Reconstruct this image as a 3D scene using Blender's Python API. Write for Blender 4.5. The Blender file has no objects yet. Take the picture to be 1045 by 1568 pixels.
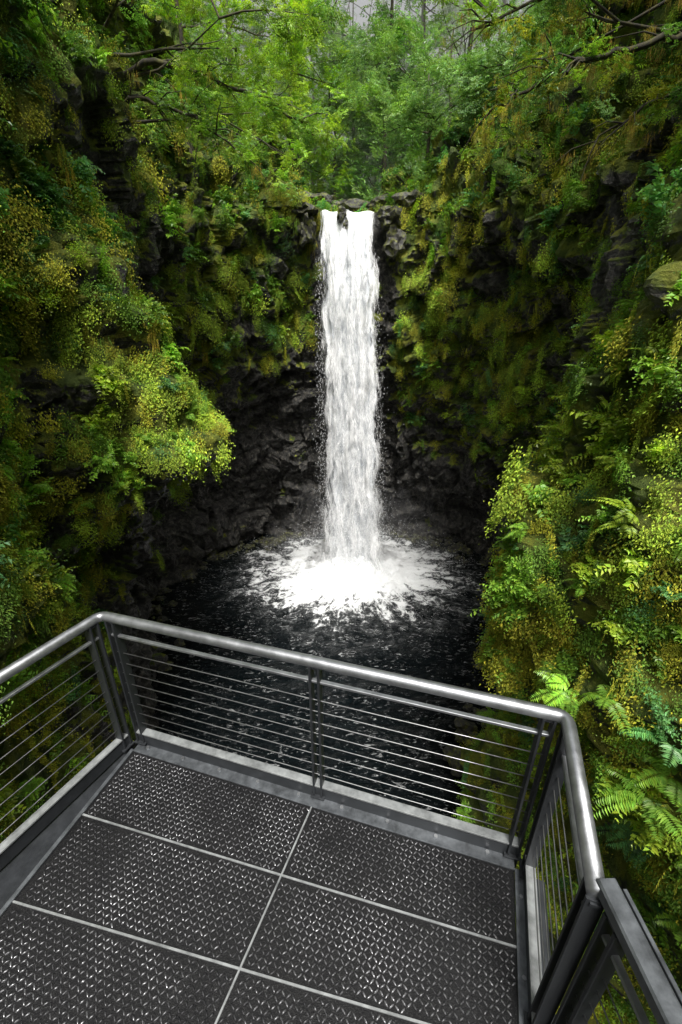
import bpy, math, random
import numpy as np
from mathutils import Vector, noise, Matrix
random.seed(7); rng=np.random.default_rng(7)
scene=bpy.context.scene
DECK=-2.58; POOL=-16.8
try:
    scene.view_settings.view_transform='Standard'; scene.view_settings.look='None'; scene.view_settings.exposure=0
except Exception: pass

# ---------------------------------------------------------------- helpers
def link(o): scene.collection.objects.link(o); return o
def empty(name,loc=(0,0,0)):
    e=bpy.data.objects.new(name,None); e.location=loc; e.empty_display_size=.2; return link(e)
def mesh_obj(name,V,F,mat=None,smooth=False,parent=None,lnk=True):
    me=bpy.data.meshes.new(name); V=np.asarray(V,dtype=np.float32)
    if isinstance(F,np.ndarray):
        n,k=F.shape
        me.vertices.add(len(V)); me.vertices.foreach_set('co',V.ravel())
        me.loops.add(n*k); me.loops.foreach_set('vertex_index',F.astype(np.int32).ravel())
        me.polygons.add(n); me.polygons.foreach_set('loop_start',np.arange(0,n*k,k,dtype=np.int32))
        me.polygons.foreach_set('loop_total',np.full(n,k,dtype=np.int32))
        me.update(calc_edges=True)
    else:
        me.from_pydata([tuple(map(float,v)) for v in V],[],F); me.update()
    me.polygons.foreach_set('use_smooth',np.full(len(me.polygons),smooth,dtype=bool))
    if mat: me.materials.append(mat)
    o=bpy.data.objects.new(name,me)
    if lnk: link(o)
    if parent: o.parent=parent
    return o
class MB:
    def __init__(s): s.V=[];s.F=[]
    def box(s,a,b,w,h,up=(0,0,1),off=0):
        a=Vector(a);b=Vector(b);d=(b-a).normalized();up=Vector(up)
        if abs(d.dot(up))>.95: up=Vector((0,1,0))
        sd=d.cross(up).normalized();u=sd.cross(d).normalized()
        n=len(s.V); c=min(w,h)*.12
        prof=[(-w/2+c,-h/2),(w/2-c,-h/2),(w/2,-h/2+c),(w/2,h/2-c),(w/2-c,h/2),(-w/2+c,h/2),(-w/2,h/2-c),(-w/2,-h/2+c)]
        for p in(a,b):
            for x,y in prof: s.V.append(p+sd*x+u*y)
        for i in range(8):
            j=(i+1)%8; s.F.append((n+i,n+j,n+8+j,n+8+i))
        s.F.append(tuple(n+i for i in range(7,-1,-1)));s.F.append(tuple(n+8+i for i in range(8)))
    def obox(s,c,axd,w,l,h):
        c=Vector(c);axd=Vector(axd).normalized(); s.box(c-axd*l/2,c+axd*l/2,w,h)
    def tube(s,pts,rad,n=12,cap=True):
        pts=[Vector(p) for p in pts]; base=len(s.V)
        if not hasattr(rad,'__len__'): rad=[rad]*len(pts)
        pu=None
        for i,p in enumerate(pts):
            t=(pts[min(i+1,len(pts)-1)]-pts[max(i-1,0)]).normalized()
            if pu is None:
                pu=Vector((0,0,1)) if abs(t.z)<.9 else Vector((1,0,0))
            sd=t.cross(pu).normalized(); pu=sd.cross(t).normalized()
            for k in range(n):
                a=2*math.pi*k/n; s.V.append(p+(sd*math.cos(a)+pu*math.sin(a))*rad[i])
        for i in range(len(pts)-1):
            for k in range(n):
                k2=(k+1)%n; s.F.append((base+i*n+k,base+i*n+k2,base+(i+1)*n+k2,base+(i+1)*n+k))
        if cap:
            s.F.append(tuple(base+k for k in range(n-1,-1,-1)));e=base+(len(pts)-1)*n
            s.F.append(tuple(e+k for k in range(n)))
    def obj(s,name,mat,parent=None,smooth=False): return mesh_obj(name,[tuple(v) for v in s.V],s.F,mat,smooth,parent)

# ---------------------------------------------------------------- materials
def newmat(name):
    m=bpy.data.materials.new(name); m.use_nodes=True; nt=m.node_tree
    b=nt.nodes['Principled BSDF']; return m,nt,nt.nodes,nt.links,b
def N(ns,t,**k):
    n=ns.new(t)
    for a,v in k.items(): setattr(n,a,v)
    return n
def ramp(ns,stops):
    r=ns.new('ShaderNodeValToRGB'); e=r.color_ramp.elements
    e[0].position,e[0].color=stops[0][0],(*stops[0][1],1)
    e[1].position,e[1].color=stops[-1][0],(*stops[-1][1],1)
    for p,c in stops[1:-1]:
        x=e.new(p); x.color=(*c,1)
    return r
def noi(ns,ls,vec,scale,detail=5,rough=.6,dist=0):
    n=ns.new('ShaderNodeTexNoise'); n.inputs['Scale'].default_value=scale; n.inputs['Detail'].default_value=detail
    n.inputs['Roughness'].default_value=rough; n.inputs['Distortion'].default_value=dist
    if vec: ls.new(vec,n.inputs['Vector'])
    return n
def math_(ns,ls,op,a,b=None,clamp=False):
    m=ns.new('ShaderNodeMath'); m.operation=op; m.use_clamp=clamp
    for i,v in enumerate((a,b)):
        if v is None: continue
        if isinstance(v,(int,float)): m.inputs[i].default_value=v
        else: ls.new(v,m.inputs[i])
    return m.outputs[0]
def mixc(ns,ls,f,a,b,bt='MIX'):
    m=ns.new('ShaderNodeMix'); m.data_type='RGBA'; m.blend_type=bt
    for s_,v in((0,f),(6,a),(7,b)):
        if isinstance(v,(int,float)): m.inputs[s_].default_value=v
        elif isinstance(v,tuple): m.inputs[s_].default_value=(*v,1)
        else: ls.new(v,m.inputs[s_])
    return m.outputs[2]

def mat_steel(name,col,rough,metal,var=.25):
    m,nt,ns,ls,b=newmat(name); tc=ns.new('ShaderNodeTexCoord')
    n=noi(ns,ls,tc.outputs['Object'],14,6,.65); n2=noi(ns,ls,tc.outputs['Object'],160,3,.6)
    r=ramp(ns,[(.3,tuple(c*(1-var) for c in col)),(.7,tuple(min(1,c*(1+var)) for c in col))]); ls.new(n.outputs[0],r.inputs[0])
    ls.new(r.outputs[0],b.inputs['Base Color']); b.inputs['Metallic'].default_value=metal
    rr=math_(ns,ls,'MULTIPLY_ADD',n.outputs[0],.35); rr.node.inputs[2].default_value=rough-.16; ls.new(rr,b.inputs['Roughness'])
    bp=ns.new('ShaderNodeBump'); bp.inputs['Strength'].default_value=.12; bp.inputs['Distance'].default_value=.002
    ls.new(n2.outputs[0],bp.inputs['Height']); ls.new(bp.outputs[0],b.inputs['Normal']); return m
M_rail=mat_steel('galvanised_steel',(.34,.35,.36),.38,.85)
M_toe=mat_steel('zinc_toe_rail',(.26,.27,.27),.42,.35,.4)
M_dark=mat_steel('dark_painted_steel',(.035,.038,.042),.42,.4)
M_mid=mat_steel('weathered_steel',(.13,.14,.15),.4,.6,.5)
M_cable=mat_steel('steel_cable',(.30,.30,.30),.35,.9)
M_tread,nt,ns,ls,b=newmat('worn_tread_steel'); tc=ns.new('ShaderNodeTexCoord')
n=noi(ns,ls,tc.outputs['Object'],2.6,4,.6); n2=noi(ns,ls,tc.outputs['Object'],60,2,.7)
sm=math_(ns,ls,'ADD',math_(ns,ls,'MULTIPLY',n.outputs[0],.5),math_(ns,ls,'MULTIPLY',n2.outputs[0],.5))
r=ramp(ns,[(.40,(.020,.020,.022)),(.5,(.075,.075,.078)),(.6,(.27,.27,.28))]); ls.new(sm,r.inputs[0]); ls.new(r.outputs[0],b.inputs['Base Color'])
b.inputs['Metallic'].default_value=.6; r2=ramp(ns,[(.4,(.5,.5,.5)),(.6,(.22,.22,.22))]); ls.new(sm,r2.inputs[0]); ls.new(r2.outputs[0],b.inputs['Roughness'])
M_plate,nt,ns,ls,b=newmat('deck_plate'); tc=ns.new('ShaderNodeTexCoord')
n=noi(ns,ls,tc.outputs['Object'],2.2,5,.6); n2=noi(ns,ls,tc.outputs['Object'],220,3,.7)
r=ramp(ns,[(.4,(.003,.003,.004)),(.62,(.012,.012,.012)),(.72,(.08,.08,.08))]); ls.new(n2.outputs[0],r.inputs[0]); ls.new(r.outputs[0],b.inputs['Base Color'])
b.inputs['Metallic'].default_value=.1; b.inputs['Specular IOR Level'].default_value=.25
r2=ramp(ns,[(.35,(.3,.3,.3)),(.65,(.65,.65,.65))]); ls.new(n.outputs[0],r2.inputs[0]); ls.new(r2.outputs[0],b.inputs['Roughness'])
bp=ns.new('ShaderNodeBump'); bp.inputs['Strength'].default_value=.7; bp.inputs['Distance'].default_value=.004; ls.new(n2.outputs[0],bp.inputs['Height']); ls.new(bp.outputs[0],b.inputs['Normal'])

M_cliff,nt,ns,ls,b=newmat('basalt_and_moss'); geo=ns.new('ShaderNodeNewGeometry'); pos=geo.outputs['Position']
at=N(ns,'ShaderNodeAttribute',attribute_name='moss')
n1=noi(ns,ls,pos,.9,6,.65); n2=noi(ns,ls,pos,4,8,.72)
rk=ramp(ns,[(.3,(.013,.013,.014)),(.5,(.058,.056,.052)),(.64,(.20,.185,.155))]); ls.new(n2.outputs[0],rk.inputs[0])
ms=ramp(ns,[(.3,(.035,.06,.012)),(.46,(.12,.17,.024)),(.56,(.27,.30,.03)),(.7,(.20,.18,.03))]); ls.new(n1.outputs[0],ms.inputs[0])
nn=math_(ns,ls,'ADD',at.outputs['Fac'],math_(ns,ls,'MULTIPLY',math_(ns,ls,'SUBTRACT',n2.outputs[0],.5),1.6))
mf=ramp(ns,[(.42,(0,0,0)),(.6,(1,1,1))]); ls.new(nn,mf.inputs[0])
c=mixc(ns,ls,mf.outputs[0],rk.outputs[0],ms.outputs[0]); ls.new(c,b.inputs['Base Color'])
rg=math_(ns,ls,'MULTIPLY_ADD',mf.outputs[0],.45); rg.node.inputs[2].default_value=.34; ls.new(rg,b.inputs['Roughness'])
bp=ns.new('ShaderNodeBump'); bp.inputs['Strength'].default_value=1; bp.inputs['Distance'].default_value=.35
ls.new(n2.outputs[0],bp.inputs['Height']); ls.new(bp.outputs[0],b.inputs['Normal'])

M_rock,nt,ns,ls,b=newmat('wet_rock'); geo=ns.new('ShaderNodeNewGeometry')
n=noi(ns,ls,geo.outputs['Position'],4,8,.7); r=ramp(ns,[(.3,(.014,.014,.014)),(.5,(.05,.047,.04)),(.6,(.15,.16,.035))]); ls.new(n.outputs[0],r.inputs[0]); ls.new(r.outputs[0],b.inputs['Base Color'])
b.inputs['Roughness'].default_value=.38
bp=ns.new('ShaderNodeBump'); bp.inputs['Distance'].default_value=.1; ls.new(n.outputs[0],bp.inputs['Height']); ls.new(bp.outputs[0],b.inputs['Normal'])

M_bark,nt,ns,ls,b=newmat('mossy_bark'); geo=ns.new('ShaderNodeNewGeometry')
n=noi(ns,ls,geo.outputs['Position'],7,6,.7); r=ramp(ns,[(.35,(.018,.015,.012)),(.5,(.04,.034,.02)),(.65,(.09,.085,.02))]); ls.new(n.outputs[0],r.inputs[0]); ls.new(r.outputs[0],b.inputs['Base Color']); b.inputs['Roughness'].default_value=.85

def mat_leaf(name,trans=.3,rough=.42):
    m,nt,ns,ls,b=newmat(name)
    a=N(ns,'ShaderNodeAttribute',attribute_name='leafcol'); t=N(ns,'ShaderNodeAttribute',attribute_name='tint'); t.attribute_type='INSTANCER'
    c=mixc(ns,ls,1.0,t.outputs['Color'],a.outputs['Color'],'MULTIPLY'); ls.new(c,b.inputs['Base Color']); b.inputs['Roughness'].default_value=rough
    b.inputs['Specular IOR Level'].default_value=.4
    if trans>0:
        tr=ns.new('ShaderNodeBsdfTranslucent'); c2=mixc(ns,ls,1.0,c,(1.4,1.5,.6),'MULTIPLY'); ls.new(c2,tr.inputs['Color'])
        mx=ns.new('ShaderNodeMixShader'); mx.inputs[0].default_value=trans; ls.new(b.outputs[0],mx.inputs[1]); ls.new(tr.outputs[0],mx.inputs[2])
        ls.new(mx.outputs[0],nt.nodes['Material Output'].inputs['Surface'])
    return m
M_leaf=mat_leaf('leaf',.28,.38); M_moss=mat_leaf('moss_blades',0,.8)

# ---------------------------------------------------------------- foliage prototypes
def nrm(a): return a/np.maximum(np.linalg.norm(a,axis=-1,keepdims=True),1e-6)
def leaves(P,D,Nn,L,W,col,fold=.25):
    D=nrm(D); S=nrm(np.cross(D,Nn)); Nn=np.cross(S,D)
    L=L[:,None];W=W[:,None]
    a=P; t=P+D*L-Nn*L*.12; m=P+D*L*.42
    l=m+S*W*.5+Nn*W*fold; r=m-S*W*.5+Nn*W*fold
    V=np.stack([a,l,t,r],1).reshape(-1,3); F=np.arange(len(V)).reshape(-1,4)
    return V,F,col
def proto(name,parts,mat):
    V=[];F=[];C=[];o=0
    for v,f,c in parts: V.append(v);F.append(f+o);C.append(c);o+=len(v)
    V=np.concatenate(V);F=np.concatenate(F);C=np.concatenate(C)
    ob=mesh_obj(name,V,F,mat,lnk=False)
    at=ob.data.attributes.new('leafcol','FLOAT_COLOR','FACE')
    at.data.foreach_set('color',np.concatenate([C,np.ones((len(C),1))],1).astype(np.float32).ravel())
    return ob
def leafcol(n,var=.35):
    b=rng.uniform(1-var,1+var,n); h=rng.uniform(-.12,.18,n)
    return np.stack([b*(1+h),b,b*(1-h*.8)],1)
def sprigs(O,D,L,droop,pairs,ll,lw,ang=.5,tw=.35,taper=True,bvar=None):
    S=len(O); D=nrm(D); t=np.linspace(.15,1,pairs)
    t=t[None,:,None]; Lx=L[:,None,None]; dr=droop[:,None,None]
    dn=np.array([0,0,-1.])
    pos=O[:,None]+D[:,None]*Lx*t+dn*dr*Lx*t*t
    tan=nrm(D[:,None]+dn*2*dr*t); side=nrm(np.cross(tan,np.array([0,0,1.])+.01))
    out=[]
    tf=np.broadcast_to(t[...,0],(S,pairs))
    sz=(np.sin(np.pi*np.clip(tf*.8+.15,0,1))**.6 if taper else np.ones((S,pairs)))
    sb=rng.uniform(.7,1.35,S)[:,None]
    for sg in(-1,1):
        d=side*sg*math.cos(ang)+tan*math.sin(ang)+rng.normal(0,.18 if tw>.2 else .06,pos.shape)+dn*.15
        nn=np.cross(side,tan); nn=nn*np.sign(nn[...,2:3]+1e-6)+rng.normal(0,tw,pos.shape)
        ls_=ll*sz*rng.uniform(.75,1.25,sz.shape)
        c=leafcol(S*pairs,.25)*np.repeat(sb,pairs,1).reshape(-1,1)
        out.append(leaves(pos.reshape(-1,3),d.reshape(-1,3),nn.reshape(-1,3),ls_.ravel(),(ls_*lw).ravel(),c))
    return out
protos=bpy.data.collections.new('foliage_sprig_library')
IDX={}
def reg(kind,ob):
    i=len(protos.objects); ob.name='foliage_p%02d_%s'%(i,kind); protos.objects.link(ob); IDX.setdefault(kind,[]).append(i)
for v in range(3):
    S=22; az=rng.uniform(0,2*np.pi,S); el=rng.uniform(-.1,1.3,S)
    D=np.stack([np.cos(az)*np.cos(el),np.sin(az)*np.cos(el)*.8+.35,np.sin(el)],1)
    O=rng.normal(0,.12,(S,3)); reg('broad',proto('b',sprigs(O,D,rng.uniform(.3,.6,S),rng.uniform(.15,.6,S),6,.15,.58),M_leaf))
for v in range(3):
    S=9; az=rng.uniform(0,2*np.pi,S); el=rng.uniform(.1,1.0,S)
    D=np.stack([np.cos(az)*np.cos(el),np.sin(az)*np.cos(el)*.7+.4,np.sin(el)],1)
    O=rng.normal(0,.04,(S,3)); reg('fern',proto('f',sprigs(O,D,rng.uniform(.55,.9,S),rng.uniform(.4,.8,S),20,.17,.27,.22,.08),M_leaf))
for v in range(3):
    n=460; O=np.stack([rng.normal(0,.22,n),rng.uniform(0,.12,n),rng.normal(0,.26,n)],1)
    D=np.stack([rng.normal(0,.45,n),rng.uniform(.1,.9,n),-rng.uniform(.2,1,n)],1); Nn=np.stack([rng.normal(0,.5,n),np.full(n,.6),np.full(n,1.)],1)
    L=rng.uniform(.04,.10,n); reg('moss',proto('m',[leaves(O,D,Nn,L,L*.5,leafcol(n,.4))],M_moss))
for v in range(2):
    n=420; O=np.stack([rng.normal(0,.24,n),rng.uniform(0,.2,n),rng.normal(0,.24,n)],1)
    D=np.stack([rng.normal(0,.8,n),rng.uniform(.2,1,n),rng.normal(-.2,.4,n)],1); Nn=np.stack([rng.normal(0,.4,n),rng.uniform(0,.8,n),np.full(n,1.)],1)
    L=rng.uniform(.04,.08,n); reg('cover',proto('c',[leaves(O,D,Nn,L,L*.7,leafcol(n,.35))],M_leaf))
for v in range(3):
    S=24; az=rng.uniform(0,2*np.pi,S)
    D=np.stack([np.cos(az),np.sin(az),rng.uniform(-.25,.35,S)],1)
    O=np.stack([rng.normal(0,.22,S),rng.normal(0,.22,S),rng.normal(0,.13,S)],1)
    reg('spray',proto('s',sprigs(O,D,rng.uniform(.3,.6,S),rng.uniform(0,.35,S),6,.12,.5,.5,.3),M_leaf))
for v in range(2):
    S=12; O=np.stack([rng.normal(0,.2,S),rng.normal(0,.1,S),rng.normal(0,.1,S)],1)
    D=np.stack([rng.normal(0,.15,S),rng.normal(0,.15,S),np.full(S,-1.)],1)
    reg('strand',proto('h',sprigs(O,D,rng.uniform(.3,1.0,S),np.zeros(S),14,.06,.3,1.0,.6,True),M_moss))

def gn_group():
    g=bpy.data.node_groups.new('scatter_instances','GeometryNodeTree')
    g.interface.new_socket('Geometry',in_out='INPUT',socket_type='NodeSocketGeometry'); g.interface.new_socket('Geometry',in_out='OUTPUT',socket_type='NodeSocketGeometry')
    ns=g.nodes; ls=g.links; gi=ns.new('NodeGroupInput'); go=ns.new('NodeGroupOutput')
    ci=ns.new('GeometryNodeCollectionInfo'); ci.inputs['Collection'].default_value=protos; ci.inputs['Separate Children'].default_value=True; ci.inputs['Reset Children'].default_value=True
    ip=ns.new('GeometryNodeInstanceOnPoints'); ip.inputs['Pick Instance'].default_value=True
    def na(n,t):
        a=ns.new('GeometryNodeInputNamedAttribute'); a.data_type=t; a.inputs['Name'].default_value=n; return a.outputs['Attribute']
    ls.new(gi.outputs[0],ip.inputs['Points']); ls.new(ci.outputs[0],ip.inputs['Instance']); ls.new(na('pidx','INT'),ip.inputs['Instance Index'])
    er=ns.new('FunctionNodeEulerToRotation'); ls.new(na('rot','FLOAT_VECTOR'),er.inputs[0]); ls.new(er.outputs[0],ip.inputs['Rotation'])
    ls.new(na('scl','FLOAT'),ip.inputs['Scale']); ls.new(ip.outputs[0],go.inputs[0]); return g
GG=gn_group()
TB=1.17
class Sc:
    def __init__(s): s.P=[];s.R=[];s.S=[];s.I=[];s.T=[]
    def add(s,p,yaw,scale,kind,tint,tilt=.3):
        s.P.append(tuple(p)); s.R.append((random.gauss(0,tilt),random.gauss(0,tilt),yaw)); s.S.append(scale); s.I.append(random.choice(IDX[kind])); 
        k=random.uniform(.65,1.3)*TB; s.T.append((tint[0]*k,tint[1]*k,tint[2]*k))
    def obj(s,name,parent=None):
        me=bpy.data.meshes.new(name); me.vertices.add(len(s.P)); me.vertices.foreach_set('co',np.array(s.P,dtype=np.float32).ravel())
        for nm,t,d,k in(('rot','FLOAT_VECTOR',s.R,'vector'),('scl','FLOAT',s.S,'value'),('pidx','INT',s.I,'value'),('tint','FLOAT_VECTOR',s.T,'vector')):
            a=me.attributes.new(nm,t,'POINT'); a.data.foreach_set(k,np.array(d,dtype=np.int32 if t=='INT' else np.float32).ravel())
        o=bpy.data.objects.new(name,me); link(o)
        m=o.modifiers.new('scatter','NODES'); m.node_group=GG
        if parent: o.parent=parent
        return o

# ---------------------------------------------------------------- gorge terrain
lv=[
 (-19, [(-16,-30),(-7,3),(-7.8,11),(-10,16.5),(-13.5,21.5),(-11,29.5),(-5,33.5),(1,34.8),(6.5,33.5),(11,30.5),(13.8,24),(10,18.6),(6.3,12.6),(5.5,4),(14,-30)]),
 (-12, [(-16,-30),(-7,3),(-8,10.5),(-9.5,16.5),(-13,21),(-11,28.5),(-5,33),(1,34),(6,33),(10.5,30),(13,23.5),(9.8,17.5),(6.6,11.8),(5.3,4),(14,-30)]),
 (-7,  [(-16,-30),(-6.5,3),(-7.5,9.5),(-7.8,15),(-12,20.5),(-10.5,27.5),(-4.5,32),(1,33),(5,32),(9.8,28.5),(12,22.5),(9.3,16),(6.6,10.8),(4.8,4),(14,-30)]),
 (-3,  [(-16,-30),(-6,3),(-6.5,9),(-5.2,14),(-9.5,19.5),(-9,26),(-4,31),(.8,32),(4.2,31),(9,27.5),(11,21),(8.8,15),(6.6,10),(4.6,4),(14,-30)]),
 (1.5, [(-16,-30),(-6,3),(-6.5,8.5),(-6.2,13),(-8.5,18),(-7.5,24.5),(-3.2,30),(.6,30.8),(3.6,30),(8.3,26),(9.8,20),(8.4,14),(6.8,9),(5.2,3),(14,-30)]),
 (6.4, [(-17,-30),(-7,3),(-7.5,8),(-7.5,13),(-8,18),(-6.5,25),(-2.2,29.6),(.4,30),(3,29.7),(7.5,26),(9.5,20),(8.8,14),(7.5,9),(6.2,3),(15,-30)]),
 (10,  [(-20,-30),(-9,3),(-9,8),(-9,13),(-9.5,19),(-7.5,26),(-4,36),(.4,60),(5,36),(9,28),(11,21),(11,14),(9.5,8),(8,3),(18,-30)]),
 (18,  [(-30,-30),(-16,3),(-16,8),(-15,14),(-15,22),(-14,33),(-10,52),(.4,95),(11,52),(15,35),(17,23),(17,14),(16,8),(15,3),(28,-30)]),
 (45,  [(-140,-60),(-120,3),(-110,20),(-100,50),(-90,80),(-60,120),(-30,150),(0,190),(30,150),(60,120),(90,80),(100,50),(110,20),(120,3),(140,-60)]),
]
C=np.array([[(x,y,z) for x,y in row] for z,row in lv]); C[5,7,2]=6.2; C[5,6,2]=6.9;C[5,8,2]=6.7
def cr(A,ts):
    n=len(A); out=[]
    for t in ts:
        i=min(int(t),n-2); f=t-i
        p0=A[max(i-1,0)];p1=A[i];p2=A[i+1];p3=A[min(i+2,n-1)]
        out.append(.5*((2*p1)+(-p0+p2)*f+(2*p0-5*p1+4*p2-p3)*f*f+(-p0+3*p1-3*p2+p3)*f**3))
    return np.array(out)
us=np.concatenate([np.linspace(0,1,20,endpoint=False),np.linspace(1,13,680,endpoint=False),np.linspace(13,14,20)])
vs=np.concatenate([np.linspace(0,1,50,endpoint=False),np.linspace(1,6,280,endpoint=False),np.linspace(6,7,50,endpoint=False),np.linspace(7,8,24)])
G=cr(C,vs); 
for k in range(5,10):
    w_={5:.3,6:1,7:1,8:1,9:.3}[k]
    for j,v in enumerate(vs):
        if 4<=v<5 or 5<=v<6:
            i=int(v); lin=C[i,k]*(1-(v-i))+C[i+1,k]*(v-i); G[j,k]=G[j,k]*(1-w_)+lin*w_
G=np.transpose(cr(np.transpose(G,(1,0,2)),us),(1,0,2))
def normals(G):
    du=np.gradient(G,axis=1); dv=np.gradient(G,axis=0); return nrm(np.cross(du,dv))
Nm=normals(G)
nv,nu=G.shape[:2]
D=np.zeros((nv,nu))
def sstep(a,b,x): 
    t=min(1,max(0,(x-a)/(b-a))); return t*t*(3-2*t)
for j in range(nv):
    for i in range(nu):
        x,y,z=G[j,i]; p=Vector((x,y,z))
        wv=noise.noise_vector(p*.45)
        a=noise.fractal(p*.17,1,2,3)*1.25
        q=Vector((x*.75,y*.75,z*.55))+wv*.55
        kn=min(1,max(.35,y/18))
        c1=noise.cell(q*.9)*.55*kn; c2=noise.cell(q*2.3+Vector((9,9,9)))*.28*kn
        led=(z*.42+noise.noise(p*.25)*1.3)%1.0; led=(led if led<.8 else (1-led)*4)*.55*kn
        c=noise.ridged_multi_fractal(p*.6,.9,2.1,4,1,2)*.18
        d=a+c1+c2+led+c+noise.fractal(p*2.2,.9,2.1,3)*.16-.6
        w=1.0
        if y>26 and y<50:
            hx=1-sstep(2.0,4.2,abs(x-.5)); w=1-.97*hx*sstep(1,5,z)
            if z<=5: w=min(w,1-.6*hx)
        D[j,i]=d*w
G2=G+Nm*D[...,None]
N2=normals(G2)
zmin=np.array([-12,-14,-10,-6.5,-4,-3.5,-2.5,-1,-6,-9,-9,-12,-17,-18,-16.])
BARE=[((-6.5,9.6,-1.7),1.2),((-8.3,18.3,2.0),1.7),((-7.8,21,3.5),1.5),((-6,12.5,1.6),.9),((8.5,14.5,1.5),1.2),((9.8,20,0),1.7),((-6.5,9.5,-5.8),1.2),((6.7,10.5,-2.5),.8),((-5.5,27.5,0),1.4),((-3.3,29.3,3.8),1.1),((5.4,28.5,4.2),1.2),((8,25.5,2.5),1.3),((9,17,4),1.3),((-7,15.5,4.2),1.2)]
BV=[(Vector(a),r) for a,r in BARE]
def cover(u,p,n):
    zm=np.interp(u,np.arange(15),zmin); P=Vector(p)
    s=noise.fractal(P*.3,1,2,3)*.9+noise.fractal(P*1.1,1,2,2)*1.05
    h=(p[2]-zm)/3.0
    v=min(1.,max(-1.5,h))*.75+s*.9+max(-.5,min(.4,n[2]))*1.0
    if p[1]>27 and abs(p[0]-.8)<2.7 and p[2]<6.5: v-=.7
    if n[2]<-.35: v-=.5
    if 12<p[1]<34 and p[2]<7: v-=.16
    for c,r in BV:
        dd=(P-c).length_squared/(r*r)
        if dd<5: v-=1.3*math.exp(-dd)
    return v+.06
COV=np.zeros((nv,nu))
for j in range(nv):
    for i in range(nu): COV[j,i]=cover(us[i],G2[j,i],N2[j,i])
ii,jj=np.meshgrid(np.arange(nu-1),np.arange(nv-1)); a=(jj*nu+ii).ravel()
F=np.stack([a,a+1,a+nu+1,a+nu],1)
cliff=mesh_obj('gorge_cliff_terrain',G2.reshape(-1,3),F,M_cliff,False)
at=cliff.data.attributes.new('moss','FLOAT','POINT'); at.data.foreach_set('value',np.clip(COV*.6+.45,0,1).astype(np.float32).ravel())

e1=G2[:-1,1:]-G2[:-1,:-1]; e2=G2[1:,:-1]-G2[:-1,:-1]; area=np.linalg.norm(np.cross(e1,e2),axis=2)
Pc=G2[:-1,:-1]; dist=np.linalg.norm(Pc,axis=2); cv=COV[:-1,:-1]
def sample(wt,n):
    w=(wt*area).ravel(); w/=w.sum(); k=rng.choice(len(w),n,p=w); j=k//(nu-1); i=k%(nu-1)
    f=rng.uniform(0,1,(n,2)); P=Pc[j,i]+e1[j,i]*f[:,:1]+e2[j,i]*f[:,1:]
    return P,N2[j,i],us[i],cv[j,i],dist[j,i]
inview=(Pc[...,1]>-1)&(Pc[...,2]<18)&(Pc[...,1]<55)&(np.abs(Pc[...,0])<np.maximum(Pc[...,1],6)*.9+2)
PAL=dict(yel=(.36,.38,.035),grn=(.17,.31,.04),och=(.34,.28,.03),dk=(.09,.17,.035),br=(.22,.40,.05),teal=(.12,.28,.09),lime=(.32,.45,.045))
def pick(p,opts):
    t=noise.noise(Vector(p)*.5+Vector((31,7,3)))*1.0+.5+random.gauss(0,.14); t=min(.999,max(0,t)); return PAL[opts[int(t*len(opts))]]
fol=Sc()
def yawof(n): return math.atan2(n[1],n[0])-math.pi/2
W_=1/(dist*.06+.25)**1.5
wt=np.where(inview&(cv>.2),W_,0)*np.where(Pc[...,2]>9,.15,1)
for p,n,u,c,d in zip(*sample(wt,4700)):
    s=(.48+d*.015)*random.uniform(.6,1.2)
    fol.add(p+n*.02,yawof(n)+random.gauss(0,.3),s,'moss',pick(p,['yel','yel','grn','yel','lime','grn','yel','lime']),.15)
wt=np.where(inview&(cv>.45),W_,0)*np.where(Pc[...,2]>9,.4,1)
for p,n,u,c,d in zip(*sample(wt,1800)):
    fol.add(p+n*.03,yawof(n)+random.gauss(0,.3),(.5+d*.018)*random.uniform(.6,1.2),'cover',pick(p,['grn','lime','br','grn','teal','dk']),.2)
wt=np.where(inview&(cv>.62),W_,0)
for p,n,u,c,d in zip(*sample(wt,2100)):
    up=p[2]>4
    k='fern' if (random.random()<.4 and d<20) else 'broad'
    tn=pick(p,['teal','dk','grn','teal','br']) if up or (p[0]<0 and p[2]>1) else pick(p,['br','grn','lime','teal','br','lime'])
    fol.add(p+n*.08,yawof(n)+random.gauss(0,.5),(.5+d*.020)*random.uniform(.6,1.4)*(.72 if k=='fern' else 1),k,tn,.3)
wt=np.where(inview&(cv>.2)&(Pc[...,2]>-8)&(N2[:-1,:-1,2]<.0),W_,0)
for p,n,u,c,d in zip(*sample(wt,700)):
    fol.add(p+n*.15,yawof(n),(.5+d*.02)*random.uniform(.5,1.1),'strand',pick(p,['och','yel','grn','yel','grn']),.05)
def wall(side,y,z):
    m=np.where(np.sign(G2[...,0])==side,(G2[...,1]-y)**2+(G2[...,2]-z)**2,1e9); j,i=np.unravel_index(np.argmin(m),m.shape); return G2[j,i],N2[j,i],COV[j,i]
def patch(side,y,z,kind,tint,cnt,sp,sc_,vert=1.0):
    for _ in range(cnt):
        p,n,cc_=wall(side,y+random.gauss(0,sp),z+random.gauss(0,sp*vert))
        if cc_<.1: continue
        fol.add(p+n*.12,yawof(n)+random.gauss(0,.4),sc_*random.uniform(.7,1.3),kind,PAL[tint],.25)
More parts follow.
